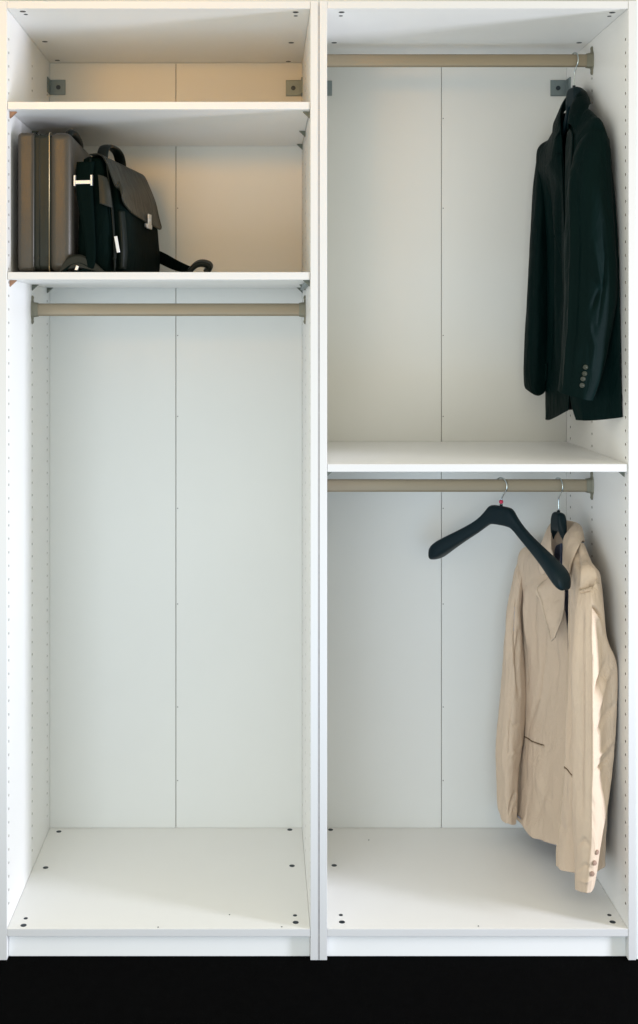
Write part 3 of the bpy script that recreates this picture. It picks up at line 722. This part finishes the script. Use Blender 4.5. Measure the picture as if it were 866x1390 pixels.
# ------------------------------------------------------------------ soft briefcase beside it
ang = math.radians(10); ad = Vector((math.sin(ang), math.cos(ang), 0)); wd = Vector((math.cos(ang), -math.sin(ang), 0))
o0 = P(99.5, 369, 0.062); o0.z = SH + 0.0008
bag = thing('messenger_bag', (o0 + ad*0.18 + wd*0.05), 'black soft office bag with charcoal leather flap, beside the hard case', 'bag')
def BP(w, a, z): return o0 + wd*w + ad*a + Vector((0,0,z))
def bag_loft(name, secs, m, parent, n=56, ex=0.32, bulge=0.0, sub=True):
    """secs: (z, w0, w1, a0, a1)"""
    V = []; F = []
    secs2 = []
    for i in range(len(secs)-1):
        for t in range(3):
            f = t/3; secs2.append(tuple(secs[i][k]*(1-f)+secs[i+1][k]*f for k in range(5)))
    secs2.append(secs[-1])
    for z, w0, w1, a0, a1 in secs2:
        for k in range(n):
            q = 2*math.pi*k/n; c, s = math.cos(q), math.sin(q)
            w = (w0+w1)/2 + (w1-w0)/2*math.copysign(abs(c)**ex, c); a = (a0+a1)/2 + (a1-a0)/2*math.copysign(abs(s)**ex, s)
            p = BP(w, a, z); nz = noise.noise(Vector((w*14, a*9, z*14)))*0.0035
            V.append(p + wd*(nz*c) + ad*(nz*s))
    m_ = len(secs2)
    for i in range(m_-1):
        for k in range(n): F.append((i*n+k, i*n+(k+1) % n, (i+1)*n+(k+1) % n, (i+1)*n+k))
    F.append(tuple(range(n))[::-1]); F.append(tuple((m_-1)*n+k for k in range(n)))
    return obj(name, V, F, m, parent, smooth=True)
H = 0.282
bag_loft('bag_body', [(0.0, .010, .088, .010, .355), (0.006, .002, .097, .002, .362), (.05, 0, .100, 0, .365), (.12, .002, .097, .002, .362), (.2, .006, .088, .006, .358),
                      (.25, .010, .078, .010, .352), (H-.006, .014, .070, .014, .348), (H, .022, .062, .024, .340)], M['nylon'], bag)
# padded front compartment and its zipper
bag_loft('front_pocket', [(0.004, .088, .118, .030, .350), (.012, .088, .124, .024, .356), (.06, .088, .126, .022, .357), (.13, .086, .120, .024, .355), (.20, .078, .106, .030, .350), (.232, .070, .092, .038, .342)], M['nylon'], bag)
# corner leather: strip along the zipper and patch on the gusset
def lofted(name, grid, m, parent, th=0.002, nu=16, nv=16, off=0):
    rr = [spline([BP(*q) for q in r], nu) for r in grid]
    cols = [spline([r[i] for r in rr], nv) for i in range(nu)]
    V = [cols[i][j] for j in range(nv) for i in range(nu)]; F = []
    for j in range(nv-1):
        for i in range(nu-1): F.append((j*nu+i, j*nu+i+1, (j+1)*nu+i+1, (j+1)*nu+i))
    o = obj(name, V, F, m, parent, smooth=True)
    md = o.modifiers.new('thick', 'SOLIDIFY'); md.thickness = th; md.offset = 0
    return o
# flap: folds over the top and hangs down the front, lower edge dipping towards the clasp
def flap_row(a, zl, dz=0):
    return [(.040, a, H+.003), (.060, a, H+.0035), (.074, a, H-.006), (.088, a, H-.035), (.104, a, H-.075), (.113, a, zl+0.03), (.121, a, zl)]
lofted('flap', [flap_row(.006, .190), flap_row(.016, .168), flap_row(.09, .150), flap_row(.18, .142), flap_row(.27, .137), flap_row(.352, .132), flap_row(.368, .140)],
       M['leather'], bag, th=0.0032, nu=36, nv=40)
lofted('zip_strip', [[(.104, .0215, .15), (.112, .0185, .15), (.119, .030, .15)], [(.108, .0195, .10), (.117, .0165, .10), (.124, .028, .10)], [(.109, .0190, .05), (.119, .0155, .05), (.1265, .028, .05)], [(.108, .020, .010), (.117, .017, .010), (.123, .028, .010)]],
       M['leatherd'], bag, th=0.002)
lofted('gusset_patch', [[(.062, -.0005, .235), (.074, .001, .232), (.082, .008, .228)], [(.066, -.004, .20), (.080, -.003, .20), (.0905, .006, .20)], [(.068, -.0055, .165), (.083, -.005, .16), (.096, .005, .155)]],
       M['leather'], bag, th=0.002)
for k, (w, y) in enumerate(((.052, -.001), (.101, .010))):
    seam('piping', [BP(w - 0.012*(z/H)**2*(1 if k == 0 else 2.2), y + .012*(z/H)**3 - .002, z) for z in [H*.98*i/30 for i in range(31)]], M['leatherd'], bag, 0.0022)
seam('zipper', [BP(.100 - .020*(z/.24)**2, .020 + .012*(z/.24)**2 - .006, z) for z in [.012 + .235*i/40 for i in range(41)]], M['leatherd'], bag, 0.0034)
# zip puller
pz = P(168, 328, 0.05)
T = Matrix.Translation(BP(.1075, .006, .068)) @ Matrix.Rotation(math.radians(-10), 4, 'Y') @ Matrix.Rotation(math.radians(25), 4, 'Z')
zp = box('zip_puller', -.0042, .0042, -.0015, .0015, -.020, .020, M['chrome'], bag, bev=0.0014, seg=3, T=T)
tube('puller_cord', spline([BP(.106, .004, .050), BP(.107, .001, .036), BP(.102, .002, .028), BP(.098, .004, .036)], 16), 0.0010, M['leatherd'], bag, n=6)
# clasp on the lower edge of the flap
ca = 0.235
Tc = Matrix.Translation(BP(.1245, ca, .150)) @ Matrix.Rotation(-ang, 4, 'Z')
bm = box_bm(-.0022, .0022, -.014, .014, -.020, .012, 0.0014, 2); box_bm(-.0035, .0020, -.020, .020, -.026, -.014, 0.0014, 2, bm=bm); cyl_bm(bm, (0.002, 0, -.004), .006, .004, 'X', 16)
bm.transform(Tc); from_bm('clasp', bm, M['chrome'], bag)
bm = box_bm(-.002, .001, -.034, -.016, -.024, -.014, 0.001, 1); cyl_bm(bm, (0.0, -.034, -.019), .0055, .004, 'X', 16); bm.transform(Tc); from_bm('clasp_plate', bm, M['chrome'], bag)
# handle arched over the top
hh = [BP(.046, .085, H-.004), BP(.046, .088, H+.018), BP(.046, .110, H+.037), BP(.046, .165, H+.043), BP(.046, .215, H+.036), BP(.046, .238, H+.016), BP(.046, .240, H-.004)]
hpts = spline(hh, 40)
V = []; F = []; n = 12
for i, p in enumerate(hpts):
    t_ = (hpts[min(i+1, 39)] - hpts[max(i-1, 0)]).normalized(); b_ = t_.cross(wd).normalized()
    for k in range(n):
        q = 2*math.pi*k/n; V.append(p + wd*(0.0145*math.cos(q)) + b_*(0.0055*math.sin(q)))
for i in range(39):
    for k in range(n): F.append((i*n+k, i*n+(k+1) % n, (i+1)*n+(k+1) % n, (i+1)*n+k))
obj('handle', V, F, M['leatherd'], bag, smooth=True)
# shoulder strap: flat band through the buckle, down the gusset, looped on the shelf
def band(name, pts, widths, dirs, th, m, parent, N=60):
    C_ = spline([Vector(p) for p in pts], N); W_ = spline([Vector((w, 0, 0)) for w in widths], N); Dd = spline([Vector(d) for d in dirs], N)
    V = []; F = []
    for i, p in enumerate(C_):
        d = Dd[i].normalized(); w = W_[i].x
        for k in range(5): V.append(p + d*w*(k/4-0.5) )
    for i in range(N-1):
        for k in range(4): F.append((i*5+k, i*5+k+1, (i+1)*5+k+1, (i+1)*5+k))
    o = obj(name, V, F, m, parent, smooth=True)
    md = o.modifiers.new('thick', 'SOLIDIFY'); md.thickness = th; md.offset = 0
    return o
Q = lambda w, a, z: BP(w, a, z)
xx = tuple(wd)
band('shoulder_strap', [Q(.030,.004,H-.015), Q(.031,-.010,.225), Q(.034,-.014,.19), Q(.041,-.016,.13), Q(.048,-.016,.07), Q(.050,-.020,.03), Q(.045,-.030,.006), Q(.030,-.042,.003)],
     [.044, .042, .040, .034, .026, .024, .026, .030], [xx]*6 + [tuple(wd*.8+ad*.6), tuple(wd*.5+ad*.85)], 0.0028, M['nylon'], bag)
bm = bmesh.new()
Tb = Matrix.Translation(BP(.030, -.014, .220)) @ Matrix.Rotation(-ang, 4, 'Z')
for args in ((-.0235, -.0185, -.004, .004, -.013, .013), (.0185, .0235, -.004, .004, -.013, .013), (-.019, .019, -.0035, .0035, -.0085, .0005)):
    box_bm(*args, 0.0012, 2, bm=bm)
for x in (.010, .014): cyl_bm(bm, (x, -.0036, -.002), .0011, .001, 'Y', 8)
bm.transform(Tb); from_bm('buckle', bm, M['chrome'], bag)
# shoulder pad lying in front, and the rest of the strap trailing right behind the bag
band('shoulder_pad', [P(82,368,.016), P(86,362,.020), P(95,356,.026), P(108,354.5,.030), P(121,358.5,.034), P(132,364,.038), P(142,370,.042)],
     [.004, .020, .034, .036, .030, .018, .004], [(0.0,0.55,1)]*7, 0.006, M['leather'], bag)
band('shoulder_pad_underside', [P(88,368,.018), P(98,360,.030), P(110,357,.036), P(122,362,.038), P(132,369,.042)],
     [.024]*5, [(0.2,1,0.1)]*5, 0.004, M['nylon'], bag)
bm = box_bm(-.0035, .0035, -.002, .002, -.006, .006, 0.001, 2); bm.transform(Matrix.Translation(P(104.5, 363.5, .012)) @ Matrix.Rotation(.35, 4, 'Y')); from_bm('strap_ring', bm, M['chrome'], bag)
zz = SH
tr = [BP(.07,.33,.030), P(214,350,.40), P(226,357,.36), P(242,364,.30), P(256,367,.24)]
tr = [Vector((p.x, p.y, max(p.z, SH+.006+.001*i))) for i, p in enumerate(tr)]
band('strap_tail', [P(206,343,.44), P(222,351,.40), P(238,359,.34), P(252,364,.28), P(262,366.5,.20)], [.030,.034,.030,.022,.016], [(0.2,0.3,0.93)]*5, 0.004, M['nylon'], bag)
band('strap_loop', [P(258,367,.16), P(265,360,.16), P(271,357,.16), P(278,357,.16), P(284,359.5,.16), P(285,364,.16), P(279,368,.16)], [.026]*7, [(0.12,1,0.35)]*7, 0.0125, M['leatherd'], bag)
